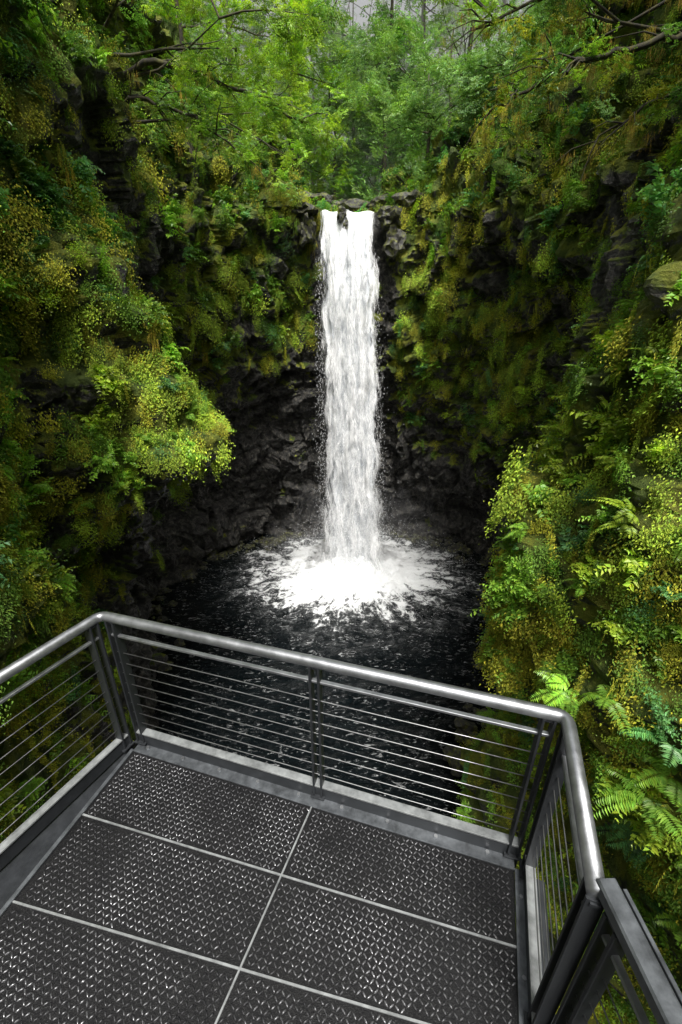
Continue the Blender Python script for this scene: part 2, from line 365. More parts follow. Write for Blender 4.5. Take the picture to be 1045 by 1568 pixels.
for a in [(1,7.6,-4.7,'broad','br',18,.5,.8),(1,11,-.6,'broad','br',18,.8,.8),(1,8,-1.9,'broad','lime',14,.5,.75),(1,17.5,-3,'broad','teal',12,.9,.9),(1,14,-4.5,'broad','br',14,.8,.8),
          (1,4.9,-5.6,'fern','br',4,.4,.7),(1,4.7,-7.6,'fern','teal',5,.5,.75),(1,5.6,-7.0,'fern','teal',4,.5,.75),(1,4.0,-6.6,'fern','br',4,.4,.7),(1,6.3,-9,'fern','br',5,.6,.85),(1,3.4,-5.4,'fern','teal',4,.4,.65),
          (1,9,3,'broad','teal',14,.8,.8),(1,13,3.5,'broad','grn',14,1,.9),(1,9,-3.2,'moss','lime',40,.7,.8),(1,8,-6.5,'moss','yel',60,.8,.8),(1,10.5,-6,'moss','lime',60,1,.9),
          (-1,8.6,-.1,'broad','br',16,.6,.75),(-1,10.8,-3.2,'broad','br',14,.6,.7),(-1,12,3,'broad','teal',18,.9,.8),(-1,9,3.4,'broad','teal',16,.8,.75),(-1,8,1.8,'broad','teal',14,.6,.7),(-1,8.3,-2.7,'broad','br',12,.4,.6),
          (-1,13.5,-1.5,'moss','lime',60,1.2,.7),(-1,13.5,-1,'fern','br',12,1.0,.5),(-1,9,-3.5,'moss','yel',60,1.0,.7),(-1,12,-4,'moss','lime',60,1.0,.7),(-1,9.5,1.2,'moss','yel',50,1.0,.7),(-1,22,3,'broad','br',14,1.5,1),(-1,25,1,'moss','lime',50,1.4,1.0),(-1,19,1,'moss','yel',40,1.4,1.0),(-1,28,2,'moss','lime',40,1.3,1.0),
          (1,25,2,'moss','yel',50,1.8,1.0),(1,27,-1,'moss','lime',60,1.8,1.0),(1,23,-4,'moss','lime',60,1.6,1.0),(1,29,2,'moss','lime',40,1.2,1.0),(1,19,-1,'cover','lime',30,1.6,.9)]: patch(*a)
fol.obj('cliff_foliage')

# ---------------------------------------------------------------- trees
def tree(name,base,lean,height,r0,limbs,tints,crown=1.0,clumps=90,moss=0,mb=None,sc=None,cs=.9,extra=()):
    own=mb is None
    mb=mb or MB(); sc=sc or Sc(); base=Vector(base); lean=Vector(lean)
    pts=[];n=7
    for i in range(n+1):
        t=i/n; p=base+Vector((0,0,-.6))+lean*(t*height)+Vector((0,0,height*t))+Vector((random.gauss(0,.12),random.gauss(0,.12),0))*height*.15*t
        pts.append(p)
    mb.tube(pts,[r0*(1-.75*i/n) for i in range(n+1)],8 if own else 5)
    tips=[]
    def limb(p,d,L,r,lvl):
        q=[p];dd=d.copy()
        for i in range(4):
            dd=(dd+Vector((random.gauss(0,.18),random.gauss(0,.18),random.gauss(.02,.15)))).normalized(); q.append(q[-1]+dd*L/4)
        mb.tube(q,[r,r*.8,r*.6,r*.42,r*.22],6 if own else 4,False)
        if lvl==0: tips.extend((q[2],q[3],q[4]))
        else:
            for k in range(3 if own else 2):
                s=random.choice(q[2:]); a=(dd+Vector((random.gauss(0,.75),random.gauss(0,.75),random.gauss(.05,.35)))).normalized()
                limb(s,a,L*random.uniform(.4,.65),r*.5,lvl-1)
            tips.extend((q[3],q[4]))
    for d,L,t in limbs: 
        i=min(n,int(t*n)); limb(pts[i],Vector(d).normalized(),L,r0*.32,2 if own else 1)
    for k in range(clumps):
        tp=random.choice(tips); p=tp+Vector((random.gauss(0,.45),random.gauss(0,.45),random.gauss(0,.28)))*crown
        tn=tints[min(len(tints)-1,int(random.random()*len(tints)))]
        sc.add(p,random.uniform(0,6.28),cs*random.uniform(.6,1.25),'spray',tn,.3)
    for k in range(moss):
        tp=random.choice(tips); sc.add(tp+Vector((random.gauss(0,.4),random.gauss(0,.4),0)),random.uniform(0,6.28),cs*random.uniform(.6,1.2),'strand',(.28,.23,.03),.05)
    for path,r,mossn,leafn in extra:
        pp=cr(np.array(path,float),np.linspace(0,len(path)-1.001,22)); pp=[Vector(p)+Vector([random.gauss(0,.05) for _ in range(3)]) for p in pp]
        mb.tube(pp,[r*(1-.8*i/21) for i in range(22)],7)
        tw=[]
        for k in range(16):
            i=random.randint(4,21); d=(pp[min(i+1,21)]-pp[i-1]).normalized(); dd=(d+Vector((random.gauss(0,.6),random.gauss(0,.6),random.gauss(.1,.45)))).normalized(); L=random.uniform(.6,1.5); a=pp[i]; q_=[a,a+dd*L*.5+Vector((0,0,.05)),a+dd*L+Vector((0,0,-.12*L))]
            mb.tube(q_,[r*.28,r*.18,r*.08],5,False); tw+=q_[1:]
        for k in range(leafn):
            t=random.choice(tw[len(tw)//5:]+pp[9:]); sc.add(t+Vector((random.gauss(0,.25),random.gauss(0,.25),random.gauss(0,.15))),random.uniform(0,6.28),cs*random.uniform(.45,.9),'spray',random.choice(tints),.3)
        for k in range(mossn):
            t=random.choice(pp+tw); sc.add(t+Vector((random.gauss(0,.06),random.gauss(0,.06),-.03)),random.uniform(0,6.28),random.uniform(.25,.6),'strand',random.choice([(.30,.21,.03),(.32,.28,.03),(.2,.22,.03)]),.05)
    if own:
        o=mb.obj(name,M_bark,None,True); sc.obj('crown_leaves',o)
        return o
def randlimbs(n,bias=(0,0,.3),L=(2,4),t0=.35):
    out=[]
    for i in range(n):
        a=random.uniform(0,6.28); out.append(((math.cos(a)+bias[0],math.sin(a)+bias[1],bias[2]+random.uniform(-.1,.4)),random.uniform(*L),random.uniform(t0,1)))
    return out
LT=(.23,.38,.05);LG=(.32,.45,.05);GT=(.15,.29,.07);GB=(.20,.33,.14);DK=(.09,.19,.05)
tree('leaning_alder_tree',(-8.6,18.5,5.5),(.12,0,0),6,.2,[((1,.1,.15),5.5,.3),((1,-.25,.3),5,.5),((1,.5,.2),5,.6),((.6,-.5,.3),4,.7),((.5,.6,.4),4,.9),((-.4,0,.6),3,1)],[LT,LG,LT,GT],1.1,220,10,cs=.75,
  extra=[([(-8.4,18.5,7.2),(-6.2,18,7.9),(-4.1,18,7.5),(-2.2,18,6.8),(-.5,18,5.9)],.11,8,75),([(-8.4,18.4,6.4),(-6.5,17,6.6),(-4.5,16.5,6.0),(-3,16.5,5.0)],.09,10,40)])
tree('alder_tree',(-7.2,25,7),(.05,0,0),8,.18,randlimbs(8,(.5,0,.2)),[LG,LT,LG],1.3,170,4,cs=.85)
tree('alder_tree',(-10,14.5,6.5),(.1,0,0),6,.2,randlimbs(8,(.7,0,.1),(2.5,4.5)),[DK,GT,LT],1.2,150,6,cs=.8)
tree('alder_tree',(-8.5,9.5,5),(.12,0,0),5,.16,randlimbs(7,(.7,.1,0),(1.6,2.8),.2),[DK,GT,GT,LT],.9,110,6,cs=.7)
tree('alder_tree',(-6,31,8),(0,0,0),9,.16,randlimbs(9,(.3,0,.2)),[LG,LT],1.3,150,0,cs=1)
tree('alder_tree',(-3.5,38,9),(0,0,0),11,.18,randlimbs(10,(.2,0,.2),(2.5,4.5),.2),[LG,LT,GB],1.5,150,0,cs=1.2)
tree('mossy_maple_tree',(10.3,15.5,6.5),(-.1,0,0),5.5,.2,[((-1,.1,.1),5,.3),((-1,-.2,.25),4.6,.6),((-.9,.5,.1),4.5,.5),((-.5,-.6,.3),3.5,.8),((.4,0,.6),3,1)],[GT,DK,LT,(.26,.28,.03)],1.0,150,50,cs=.75,
  extra=[([(10,15,6.6),(8,13.4,6.3),(6.2,13,5.9),(4.8,13,5.4),(3.5,13,4.8)],.10,60,26),([(10,15,7.6),(7.5,14.2,7.6),(5.2,14,7.3),(3.4,14,6.9)],.09,40,22),([(10,14.6,5.4),(8.2,12.6,5.2),(6.8,12,4.6),(5.6,12,3.9)],.07,35,24)])
tree('mossy_maple_tree',(9.2,10,5),(-.1,0,0),4.5,.15,randlimbs(7,(-.7,.1,0),(1.6,2.8),.2),[DK,GT,GT],.9,100,20,cs=.7)
tree('willow_tree',(8.3,26,7),(-.05,0,0),6,.16,randlimbs(10,(-.5,-.2,0),(2,3.6),.15),[GB,GT,GB],1.3,170,4,cs=.9)
tree('willow_tree',(5.3,32,7.5),(-.03,0,0),7,.16,randlimbs(10,(-.3,-.2,0),(2,3.4),.15),[GB,(.22,.36,.1)],1.3,170,0,cs=.95)
tree('willow_tree',(11,21,8),(-.06,0,0),6,.16,randlimbs(8,(-.6,-.1,0),(2,4),.2),[GT,GB,DK],1.3,140,10,cs=.9)
tree('willow_tree',(7.5,38,9),(0,0,0),10,.18,randlimbs(10,(-.2,0,.1),(2.5,4.5),.15),[GB,GT],1.5,150,0,cs=1.2)
tree('willow_tree',(-.6,45,7.5),(0,0,0),14,.16,randlimbs(14,(0,0,.1),(2.2,4),.12),[GB,(.24,.38,.12),LT],1.5,190,0,cs=1.4)
tree('willow_tree',(3.6,44,7.8),(0,0,0),13,.16,randlimbs(14,(0,0,.1),(2.2,4),.12),[GB,GT,(.22,.36,.12)],1.5,190,0,cs=1.4)
mb=MB(); sc=Sc()
zz=G2[...,2]; cand=np.argwhere((G2[...,1]>42)&(G2[...,1]<125)&(zz>9)&(zz<36)&(np.abs(G2[...,0])<50))
rng.shuffle(cand)
pl=[Vector((.5,66,9.5)),Vector((-3,58,9.5)),Vector((4,60,9.5)),Vector((1,80,13)),Vector((-5,72,12)),Vector((6,75,13)),Vector((-4.5,50,8.5)),Vector((7,49,8.5)),Vector((-3,66,10)),Vector((-7,62,11)),Vector((3.5,70,10.5))]
for j,i in cand:
    p=G2[j,i]
    if abs(p[0]/p[1])>.4: continue
    if all((p[0]-q[0])**2+(p[1]-q[1])**2>(3.8+p[1]*.02)**2 for q in pl): pl.append(p)
    if len(pl)>=58: break
for p in pl:
    h=random.uniform(12,17)*(1+p[1]*.010)
    tree('t',p,(0,0,0),h,.2,randlimbs(10,(0,0,.2),(2,4.5),.12),[random.choice([GB,GT,LT,(.23,.38,.1)])],1.8,50,0,mb=mb,sc=sc,cs=2.0)
o=mb.obj('distant_forest',M_bark,None,True); sc.obj('forest_leaves',o)

# ---------------------------------------------------------------- rocks
def rocks(name,items,mat=M_rock):
    V=[];F=[]
    import bmesh
    for (c,s) in items:
        bm=bmesh.new(); bmesh.ops.create_icosphere(bm,subdivisions=3,radius=1)
        sd=Vector((random.uniform(0,99),random.uniform(0,99),0)); n=len(V)
        for v in bm.verts:
            k=1+.35*noise.fractal(v.co*1.1+sd,1,2,3)+.3*(noise.cell(v.co*1.5+sd)-.5)
            V.append((c[0]+v.co.x*s[0]*k,c[1]+v.co.y*s[1]*k,c[2]+v.co.z*s[2]*k))
        for f in bm.faces: F.append(tuple(n+v.index for v in f.verts))
        bm.free()
    return mesh_obj(name,V,F,mat,False)
R=[]
for c,s in [((-2.3,29.7,6.4),(.9,.8,.5)),((-3.4,30.7,7.3),(1.2,1,.6)),((-2.3,33,7.8),(.9,.8,.5)),((.0,29.1,6.15),(.30,.45,.45)),((.3,29.15,5.7),(.22,.3,.3)),((2.85,29.4,6.1),(.8,.8,.6)),((3.2,29.3,4.9),(.7,.6,.8)),((-2.05,29.3,5.4),(.6,.6,.8)),((4.0,30.2,7.0),(1.0,.9,.6)),((1.4,36,7.9),(2,.8,.6)),((-1.2,37,8.4),(1.4,.8,.7)),((3.2,35,8.0),(1.2,.8,.6)),((-3.8,35,8.6),(1.1,1,.6))]: R.append((c,s))
rocks('waterfall_lip_rocks',R)
R=[]
shore=cr(np.array([(x,y,0) for x,y in lv[0][1]]),np.linspace(2.5,12.5,300))
for k in range(260):
    s=random.choice(shore[20:-10]); 
    if abs(s[0]-1)<3 and s[1]>30: continue
    c=np.array((0,20,0)); d=(c-s); d/=np.linalg.norm(d); o=abs(random.gauss(0,1.1)); q=s+d*(o-.2); z=random.uniform(.12,.6)*(1 if o<1.2 else .6)
    R.append(((q[0]+random.gauss(0,.3),q[1]+random.gauss(0,.3),POOL+.0),(z*1.2,z,z*.7)))
rocks('shore_rocks',R)

# ---------------------------------------------------------------- pool
M_w,nt,ns,ls,b=newmat('pool_water'); geo=ns.new('ShaderNodeNewGeometry'); pos=geo.outputs['Position']
sub=N(ns,'ShaderNodeVectorMath',operation='SUBTRACT'); ls.new(pos,sub.inputs[0]); sub.inputs[1].default_value=(1.1,27.6,POOL)
sca=N(ns,'ShaderNodeVectorMath',operation='MULTIPLY'); ls.new(sub.outputs[0],sca.inputs[0]); sca.inputs[1].default_value=(.82,1.0,1)
ln=N(ns,'ShaderNodeVectorMath',operation='LENGTH'); ls.new(sca.outputs[0],ln.inputs[0]); R_=ln.outputs['Value']
sx=ns.new('ShaderNodeSeparateXYZ'); ls.new(sub.outputs[0],sx.inputs[0]); an=math_(ns,ls,'ARCTAN2',sx.outputs[1],sx.outputs[0])
cb=ns.new('ShaderNodeCombineXYZ'); ls.new(math_(ns,ls,'MULTIPLY',an,7.0),cb.inputs[0]); ls.new(math_(ns,ls,'MULTIPLY',R_,.6),cb.inputs[1])
nA=noi(ns,ls,cb.outputs[0],1.1,9,.78,.8); nC=noi(ns,ls,pos,1.4,9,.78,1.4); nD=noi(ns,ls,pos,.35,2,.5,.5)
edge=math_(ns,ls,'ADD',R_,math_(ns,ls,'MULTIPLY',math_(ns,ls,'SUBTRACT',nA.outputs[0],.5),13.0))
edge=math_(ns,ls,'ADD',edge,math_(ns,ls,'MULTIPLY',math_(ns,ls,'SUBTRACT',nC.outputs[0],.5),12.0))
edge=math_(ns,ls,'ADD',edge,math_(ns,ls,'MULTIPLY',math_(ns,ls,'SUBTRACT',nD.outputs[0],.5),4.0))
fr=ramp(ns,[(0,(1,1,1)),(.34,(1,1,1)),(.40,(.6,.6,.6)),(.45,(.12,.12,.12)),(.62,(0,0,0))]); ls.new(math_(ns,ls,'DIVIDE',edge,13.0),fr.inputs[0])
foam_glint=fr.outputs[0]
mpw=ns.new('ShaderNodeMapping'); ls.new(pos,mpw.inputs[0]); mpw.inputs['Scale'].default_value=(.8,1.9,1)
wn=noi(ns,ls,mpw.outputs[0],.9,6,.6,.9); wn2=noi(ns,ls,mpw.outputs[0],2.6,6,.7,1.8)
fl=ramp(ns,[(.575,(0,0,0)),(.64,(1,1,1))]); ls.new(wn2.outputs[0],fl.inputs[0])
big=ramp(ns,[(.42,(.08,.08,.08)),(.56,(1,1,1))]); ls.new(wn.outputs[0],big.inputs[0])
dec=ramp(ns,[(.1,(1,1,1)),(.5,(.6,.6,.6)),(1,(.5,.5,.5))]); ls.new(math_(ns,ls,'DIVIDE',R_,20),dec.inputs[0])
glint_fleck=math_(ns,ls,'MULTIPLY',math_(ns,ls,'MULTIPLY',fl.outputs[0],big.outputs[0]),dec.outputs[0])  # white flecks: foam streaks plus ripple glints painted into the water colour
foam_glint=math_(ns,ls,'ADD',foam_glint,glint_fleck,True)
c=mixc(ns,ls,foam_glint,(.007,.012,.014),(.95,.96,.96)); ls.new(c,b.inputs['Base Color'])
rg=math_(ns,ls,'MULTIPLY_ADD',foam_glint,.6); rg.node.inputs[2].default_value=.05; ls.new(rg,b.inputs['Roughness']); b.inputs['IOR'].default_value=1.36
hgt=math_(ns,ls,'ADD',wn.outputs[0],math_(ns,ls,'MULTIPLY',wn2.outputs[0],.35)); 
bp=ns.new('ShaderNodeBump'); bp.inputs['Strength'].default_value=1; bp.inputs['Distance'].default_value=1.7; ls.new(hgt,bp.inputs['Height'])
bps=math_(ns,ls,'SUBTRACT',1.0,math_(ns,ls,'MULTIPLY',foam_glint,.65)); ls.new(bps,bp.inputs['Strength']); ls.new(bp.outputs[0],b.inputs['Normal'])
gx=np.linspace(-18,18,181); gy=np.linspace(-30,36,331); X,Y=np.meshgrid(gx,gy)
Z=np.full_like(X,POOL); rr=np.hypot(X-1,Y-28.3)
for j in range(X.shape[0]):
    for i in range(X.shape[1]):
        r=rr[j,i]; Z[j,i]+=.07*noise.fractal(Vector((X[j,i]*.7,Y[j,i]*.7,0)),1,2,3)+(1.0*math.exp(-(r/2.2)**2)+.4*math.exp(-(r/4.5)**2)*(1+1.3*noise.fractal(Vector((X[j,i]*1.5,Y[j,i]*1.5,5)),1,2,3)))*(1 if r<9 else 0)+.08*math.sin(r*2.2)*math.exp(-r/9)
ny,nx=X.shape; ii,jj=np.meshgrid(np.arange(nx-1),np.arange(ny-1)); a=(jj*nx+ii).ravel()
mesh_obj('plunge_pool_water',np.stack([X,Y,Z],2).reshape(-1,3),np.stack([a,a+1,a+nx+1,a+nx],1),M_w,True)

# ---------------------------------------------------------------- waterfall
def mat_fall(name,lo,hi,seed,edge=.22):
    m,nt,ns,ls,b=newmat(name); at=N(ns,'ShaderNodeAttribute',attribute_name='fuv'); 
    mp=ns.new('ShaderNodeMapping'); ls.new(at.outputs['Vector'],mp.inputs[0]); mp.inputs['Scale'].default_value=(6,2.6,1); mp.inputs['Location'].default_value=(seed,seed*2,0)
    n=noi(ns,ls,mp.outputs[0],1.6,10,.66,.4)
    mp2=ns.new('ShaderNodeMapping'); ls.new(at.outputs['Vector'],mp2.inputs[0]); mp2.inputs['Scale'].default_value=(75,16,1)
    n2=noi(ns,ls,mp2.outputs[0],1,6,.72,.4)
    s=math_(ns,ls,'ADD',math_(ns,ls,'MULTIPLY',n.outputs[0],.65),math_(ns,ls,'MULTIPLY',n2.outputs[0],.35))
    sx=ns.new('ShaderNodeSeparateXYZ'); ls.new(at.outputs['Vector'],sx.inputs[0])
    e=math_(ns,ls,'ABSOLUTE',math_(ns,ls,'SUBTRACT',sx.outputs[0],.5)); e=math_(ns,ls,'MULTIPLY',e,2.0)
    e=math_(ns,ls,'POWER',e,2.8); s2=math_(ns,ls,'SUBTRACT',s,math_(ns,ls,'MULTIPLY',e,edge))
    al=ramp(ns,[(lo,(0,0,0)),(hi,(1,1,1))]); ls.new(s2,al.inputs[0]); ls.new(al.outputs[0],b.inputs['Alpha'])
    cc=ramp(ns,[(.38,(.38,.41,.46)),(.46,(.74,.77,.80)),(.54,(.97,.97,.97))]); ls.new(s,cc.inputs[0]); ls.new(cc.outputs[0],b.inputs['Base Color'])
    b.inputs['Roughness'].default_value=.6
    bp=ns.new('ShaderNodeBump'); bp.inputs['Strength'].default_value=.35; bp.inputs['Distance'].default_value=.2; ls.new(s,bp.inputs['Height']); ls.new(bp.outputs[0],b.inputs['Normal'])
    return m
wf=empty('waterfall',(0,0,0))
def sheet(name,mat,yo,x0t,x1t,x0b,x1b,amp,seed,flare=.25):
    nu_,nv_=80,280; V=[];UV=[]
    for j in range(nv_+1):
        t=j/nv_
        for i in range(nu_+1):
            s=i/nu_
            if t<.06:
                k=t/.06; y=34-4.6*k; z=6.62-.2*k*k
            else:
                k=(t-.06)/.94; z=6.42-(6.42-POOL+.2)*k; y=29.4-1.1*math.sqrt(k)*.8
            kk=max(0,(t-.06)/.94); kw=kk**1.0; fl_=flare*max(0,(kk-.75)/.25)**2
            x=(x0t+(x0b-x0t)*kw-fl_)*(1-s)+(x1t+(x1b-x1t)*kw+fl_)*s
            ed=noise.fractal(Vector((s*2+seed,kk*10,seed)),.8,2,5)*.2*min(1,kk*8+.15)
            f=noise.fractal(Vector((s*7+seed,kk*1.8,seed)),1,2,4)*amp*min(1,kk*10+.03)
            zz=z+.16*noise.noise(Vector((x*1.6,3,seed)))*max(0,1-kk*6)
            V.append((x+ed,y-yo*min(1,kk*6)+f-.5*(1-(2*s-1)**2)*min(1,kk*5)-fl_,zz)); UV.append((s,kk*2.2,0))
    w=nu_+1; F=np.array([(j*w+i,j*w+i+1,(j+1)*w+i+1,(j+1)*w+i) for j in range(nv_) for i in range(nu_)])
    o=mesh_obj(name,np.array(V),F,mat,True,wf); at=o.data.attributes.new('fuv','FLOAT_VECTOR','POINT'); at.data.foreach_set('vector',np.array(UV,dtype=np.float32).ravel())
M1=mat_fall('waterfall_core',.26,.36,0,.32); M2=mat_fall('waterfall_veil',.40,.55,5,.24); M3=mat_fall('waterfall_outer_veil',.44,.6,11,.20)
sheet('core',M1,0,-1.45,2.15,-1.2,3.2,.45,1)
sheet('veil',M2,.35,-1.5,2.2,-1.6,3.6,.45,4,.5)
sheet('outer_veil',M3,.65,-1.3,2.1,-2.1,4.1,.5,9,.8)
M_d,nt,ns,ls,b=newmat('water_spray'); b.inputs['Base Color'].default_value=(.95,.96,.97,1); b.inputs['Roughness'].default_value=.5
n=2200; k=rng.uniform(0.03,1,n)**.7; sd=rng.choice([-1,1],n); xe=np.where(sd<0,-1.35+.05*k,1.95+1.15*k)+sd*rng.normal(0.0,.28,n)*(.3+k)
P=np.stack([xe,28.9-.9*k+rng.normal(0,.35,n),6-(22.5)*k],1)
m_=42000; ang=rng.uniform(0,2*np.pi,m_); rad=np.abs(rng.normal(0,1.8,m_))+.4
lob=1+.35*np.sin(ang*5+1)+.25*np.sin(ang*11+2)
P2=np.stack([1.05+np.cos(ang)*rad*1.35*lob,27.8+np.sin(ang)*rad*lob,POOL+.2+rng.exponential(.75,m_)*np.exp(-rad/2.8)*3.2],1)
P=np.concatenate([P,P2]); s=np.concatenate([rng.uniform(.006,.015,n),rng.uniform(.007,.026,m_)])[:,None]
ex=np.concatenate([np.full(n,4.5),rng.uniform(.8,1.8,m_)])[:,None]
off=np.array([[1,0,0],[-.5,.87,0],[-.5,-.87,0],[0,0,1],[0,0,-1]])
V=P[:,None]+off[None]*s[:,None]*np.concatenate([np.ones_like(ex),np.ones_like(ex),ex],1)[:,None]
f=np.array([[0,1,3],[1,2,3],[2,0,3],[1,0,4],[2,1,4],[0,2,4]]); F=(f[None]+np.arange(len(P))[:,None,None]*5).reshape(-1,3)
mesh_obj('spray',V.reshape(-1,3),F,M_d,False,wf)
import bmesh
def volmat(name,dens):
    m=bpy.data.materials.new(name); m.use_nodes=True; ns=m.node_tree.nodes; ns.remove(ns['Principled BSDF'])
    v=ns.new('ShaderNodeVolumeScatter'); v.inputs['Color'].default_value=(.99,.99,1,1); v.inputs['Density'].default_value=dens
    m.node_tree.links.new(v.outputs[0],ns['Material Output'].inputs['Volume']); return m
MV=volmat('mist',.035)
bm=bmesh.new()
for c,s in [((1,28.0,-15.8),(5.0,3.0,1.9)),((1,28.2,-14.4),(3.0,2.0,3.0)),((-2.2,28.6,-15.0),(2.6,1.8,2.4)),((4.6,28.6,-14.8),(3.0,1.8,2.8)),((6.4,28.9,-15.4),(2.4,1.4,1.9)),((-4.0,28.6,-15.7),(2.0,1.4,1.6)),((5.0,29.4,-13.6),(1.8,1.2,2.4)),((-2.4,29.5,-13.5),(1.7,1.2,2.2))]:
    b2=bmesh.ops.create_icosphere(bm,subdivisions=4,radius=1)
    sd=Vector((random.uniform(0,50),0,0))
    for v in b2['verts']:
        k=1+.8*noise.fractal(v.co*1.3+sd,1,2,4); v.co=Vector((c[0]+v.co.x*s[0]*k,c[1]+v.co.y*s[1]*k,c[2]+v.co.z*s[2]*k))
me=bpy.data.meshes.new('mist'); bm.to_mesh(me); bm.free(); me.materials.append(MV); o=bpy.data.objects.new('mist',me); link(o); o.parent=wf
me=bpy.data.meshes.new('valley_haze'); bm=bmesh.new(); bmesh.ops.create_cube(bm,size=2)
for v in bm.verts: v.co=Vector((v.co.x*60,97+v.co.y*56,40+v.co.z*34))
bm.to_mesh(me); bm.free(); me.materials.append(volmat('valley_haze',.013)); o=bpy.data.objects.new('valley_haze',me); link(o)

# ---------------------------------------------------------------- viewing platform
plat=empty('viewing_platform')
def P3(x,y,z=0): return Vector((x,y,DECK+z))
FL=Vector((-1.385,1.935,0)); FR=Vector((.905,1.262,0))
f=(FR-FL).normalized(); bl_=Vector((-.272,-.962,0)).normalized(); br_=Vector((-.33,-.944,0)).normalized()
mid=FL+f*((FR-FL).length*.53); bm_=Vector((-.37,-.93,0)).normalized()
LEN=3.2
BL=FL+bl_*LEN; BR=FR+br_*LEN
def onleft(s): return FL+bl_*s
def onright(s): return FR+br_*s
mb=MB(); n=0
def quadslab(pts,z0,z1):
    n=len(mb.V)
    for z in(z0,z1):
        for p in pts: mb.V.append(P3(p.x,p.y,z))
    k=len(pts)
    mb.F.append(tuple(n+i for i in range(k-1,-1,-1))); mb.F.append(tuple(n+k+i for i in range(k)))
    for i in range(k): j=(i+1)%k; mb.F.append((n+i,n+j,n+k+j,n+k+i))
quadslab([BL,BR,FR,FL],-.02,0); mb.obj('deck_plate',M_plate,plat)
rows=[.42,.84,1.28,1.75,2.25]
mb=MB()
for r in rows:
    a=onleft(r*1.0); b2=onright(r*.76 if r<1 else r*.9); 
    mb.box(P3(a.x,a.y,.003),P3(b2.x,b2.y,.003),.009,.008)
ms_=mid; me_=mid+bm_*2.9
mb.box(P3(ms_.x,ms_.y,.0035),P3(me_.x,me_.y,.0035),.009,.009)
mb.obj('panel_joint_strips',M_toe,plat)
def inside(p):
    def side(a,b,c): return (b.x-a.x)*(c.y-a.y)-(b.y-a.y)*(c.x-a.x)
    return side(FL,FR,p)<-.03 and side(FR,BR,p)<-.015*3 and side(BL,FL,p)<-.02*3
pitch=.0235; V=[];F=[]; g=Vector((f.y,-f.x,0)); 
if g.y>0: g=-g
base8=[(-1,0),(-.55,-.5),(.55,-.5),(1,0),(.55,.5),(-.55,.5)]
for i in range(-20,125):
    for j in range(0,120):
        c=FL+f*(i*pitch)+g*(j*pitch)
        if not inside(c): continue
        dm=abs((c-ms_).cross(bm_).z)
        if dm<.016: continue
        sk=False
        for r in rows:
            a=onleft(r); b2=onright(r*.76 if r<1 else r*.9); d=(b2-a).normalized()
            if abs((c-a).cross(d).z)<.017: sk=True
        if sk: continue
        A=math.radians(52 if (i+j)%2 else -38)+math.atan2(f.y,f.x)+random.gauss(0,.07); ca,sa=math.cos(A),math.sin(A); L=.0125;W=.0068
        n0=len(V); h=.0055*random.uniform(.5,1.15)
        for k,(z,sc_) in enumerate(((0.0002,1),(h*.8,.7),(h,.35))):
            for x,y in base8:
                xx=x*L*sc_;yy=y*W*sc_; V.append((c.x+xx*ca-yy*sa,c.y+xx*sa+yy*ca,DECK+z))
        for m_ in(0,6):
            for k in range(6): k2=(k+1)%6; F.append((n0+m_+k,n0+m_+k2,n0+m_+6+k2,n0+m_+6+k))
        F.append(tuple(n0+12+k for k in range(6)))
mesh_obj('tread_pattern',V,F,M_tread,True,plat)
out=Vector((-f.y,f.x,0))
if out.y<0: out=-out
lo=Vector((bl_.y,-bl_.x,0)); lo=lo if lo.x<0 else -lo
ro=Vector((br_.y,-br_.x,0)); ro=ro if ro.x>0 else -ro
mb=MB()
mb.box(P3(*(FL+out*.03).xy,.006),P3(*(FR+out*.03).xy,.006),.075,.010)
mb.box(P3(*(FR+ro*.025).xy,.007),P3(*(BR+ro*.025).xy,.007),.05,.012)
mb.box(P3(*(FL+lo*.012).xy,.007),P3(*(BL+lo*.012).xy,.007),.022,.012)
mb.obj('deck_edge_angle',M_mid,plat)
mb=MB()
for k in range(9):
    c=FL+f*((FR-FL).length*(k+.3)/8.8)+out*.035; mb.tube([P3(c.x,c.y,.010),P3(c.x,c.y,.019)],.011,6)
for k in range(9):
    c=FR+br_*(.12+k*.3)+ro*.025; mb.tube([P3(c.x,c.y,.012),P3(c.x,c.y,.021)],.009,6)
mb.obj('bolts',M_rail,plat)
mb=MB()
for a,b2 in((FL+out*.13,FR+out*.13),(FL+lo*.14,BL+lo*.45),(FR+ro*.12,BR+ro*.12)):
    mb.box(P3(a.x,a.y,-.11),P3(b2.x,b2.y,-.11),.06,.20)
for k in range(7):
    a=onleft(.2+k*.5);b2=onright(.2+k*.5); mb.box(P3(a.x,a.y,-.08),P3(b2.x,b2.y,-.08),.05,.115)
n0=len(mb.V); pts=[FL+lo*.025,BL+lo*.025,BL+lo*.44,FL+lo*.12]
for z in(-.035,-.012):
    for p in pts: mb.V.append(P3(p.x,p.y,z))
mb.F+= [(n0+4,n0+5,n0+6,n0+7),(n0+3,n0+2,n0+1,n0)]
mb.box(P3(*(FR+ro*.055).xy,-.02),P3(*(BR+ro*.055).xy,-.02),.05,.02)
for s in(-.8,.6):
    a=Vector((s,1.2,0)); mb.box(P3(a.x,a.y,-.2),P3(a.x*.6,-3.5,-2.2),.1,.12)
mb.obj('support_frame',M_dark,plat)

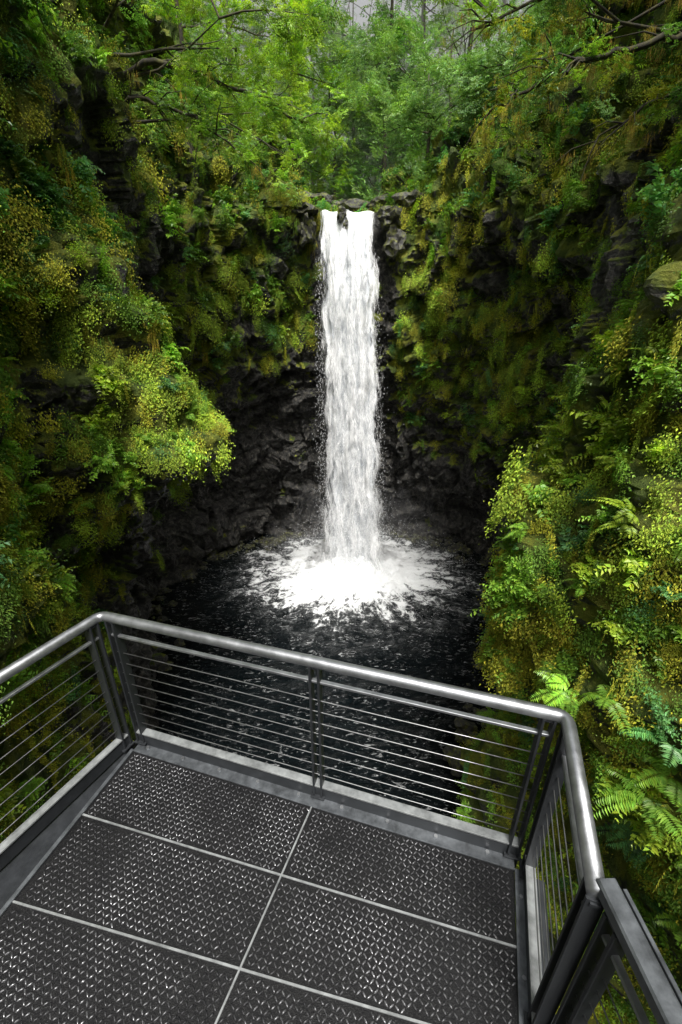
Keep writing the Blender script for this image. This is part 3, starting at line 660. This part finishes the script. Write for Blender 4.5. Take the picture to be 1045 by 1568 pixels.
rail=empty('steel_railing')
H=1.045
cFL=FL+out*.07+lo*.05; cFR=FR+out*.07+ro*.06; 
dL=Vector((-.44,-.90,0)).normalized(); dR=Vector((-.335,-.942,0)).normalized()
eL=cFL+dL*3.0; kR=cFR+dR*.66; k2=kR+Vector((.015,-1,0)).normalized()*2.2
def q(p,z): return P3(p.x,p.y,z)
mb=MB()
def arc(a,c,b2,r=.10,n=6):
    d1=(a-c).normalized();d2=(b2-c).normalized(); p0=c+d1*r;p1=c+d2*r
    return [p0.lerp(c,t).lerp(c.lerp(p1,t),t) for t in [i/n for i in range(n+1)]]
path=[q(eL,H)]+arc(q(eL,H),q(cFL,H),q(cFR,H),.05)+arc(q(cFL,H),q(cFR,H),q(kR,H),.05)+[q(kR,H)]
mb.tube(path,.029,16); o=mb.obj('handrail_tube',M_rail,rail,True)
mb=MB(); d2=(k2-kR).normalized(); mb.box(q(kR-d2*.02+Vector((.03,0,0)),H+.018),q(k2+Vector((.03,0,0)),H+.018),.058,.05)
mb.box(q(kR+Vector((.075,0,0)),H-.02),q(k2+Vector((.075,0,0)),H-.02),.012,.10); mb.obj('flat_handrail',M_mid,rail)
posts=MB(); cab=MB(); bot=MB(); midb=MB()
def fence(a,b2,outv,pl,e0=.05,e1=.05):
    L=(b2-a).length; d=(b2-a).normalized()
    for s in pl:
        c=a+d*s
        for sg in(-1,1):
            cc=c+d*sg*.023; posts.box(q(cc,-.12),q(cc,H-.02),.012,.052,up=tuple(outv))
        posts.obox(q(c,H-.035),d,.03,.07,.012)
        posts.obox(q(c,.028),d,.07,.085,.012)
    A=a+d*e0;B=b2-d*e1
    bot.box(q(A,.115),q(B,.115),.045,.012); 
    bot.box(q(A+outv*.022,.085),q(B+outv*.022,.085),.006,.07)
    posts.box(q(A-outv*.01,.05),q(B-outv*.01,.05),.010,.085)
    midb.box(q(A,H-.125),q(B,H-.125),.022,.016)
    for k in range(8):
        z=.20+k*.084; 
        pp=[q(A.lerp(B,t/6),z-.004*math.sin(math.pi*t/6)*random.uniform(.2,1)) for t in range(7)]
        cab.tube(pp,.0028,6)
LF=(cFR-cFL).length
fence(cFL,cFR,out,[.07,LF*.535,LF-.07])
fence(cFL,eL,lo,[.07,1.3,2.6],.05,.0)
fence(cFR,kR,ro,[.07,.64],.05,.0)
k3=kR+Vector((.03,0,0));k4=k2+Vector((.03,0,0)); fence(k3,k4,Vector((1,0,0)),[.06,1.1,2.1],.02,0)
posts.obj('posts',M_dark,rail); cab.obj('cables',M_cable,rail,True); bot.obj('toe_rail',M_toe,rail); midb.obj('upper_bar',M_rail,rail)

# ---------------------------------------------------------------- light, sky, camera
w=bpy.data.worlds.new('World'); scene.world=w; w.use_nodes=True; ns=w.node_tree.nodes; ls=w.node_tree.links; bg=ns['Background']
sky=ns.new('ShaderNodeTexSky'); sky.sky_type='NISHITA'; sky.sun_disc=False; el=math.radians(64); az=math.radians(172)
sky.sun_elevation=el; sky.sun_rotation=az; sky.dust_density=6; sky.air_density=1.6
hs=ns.new('ShaderNodeHueSaturation'); hs.inputs['Saturation'].default_value=.35; ls.new(sky.outputs[0],hs.inputs['Color']); ls.new(hs.outputs[0],bg.inputs[0]); bg.inputs[1].default_value=.15
sd=bpy.data.lights.new('sun','SUN'); sd.energy=5; sd.angle=math.radians(16); sd.color=(1,.985,.95); so=bpy.data.objects.new('sun',sd); link(so)
dirv=Vector((math.sin(az)*math.cos(el),math.cos(az)*math.cos(el),math.sin(el))); so.rotation_euler=dirv.to_track_quat('Z','Y').to_euler()
cam=bpy.data.cameras.new('camera'); co=bpy.data.objects.new('camera',cam); link(co); scene.camera=co
cam.sensor_fit='VERTICAL'; cam.sensor_height=36; cam.lens=36*640/1568; cam.clip_end=1000; cam.clip_start=.05
co.location=(0,0,0); co.rotation_euler=(math.radians(90-23.4),0,0)
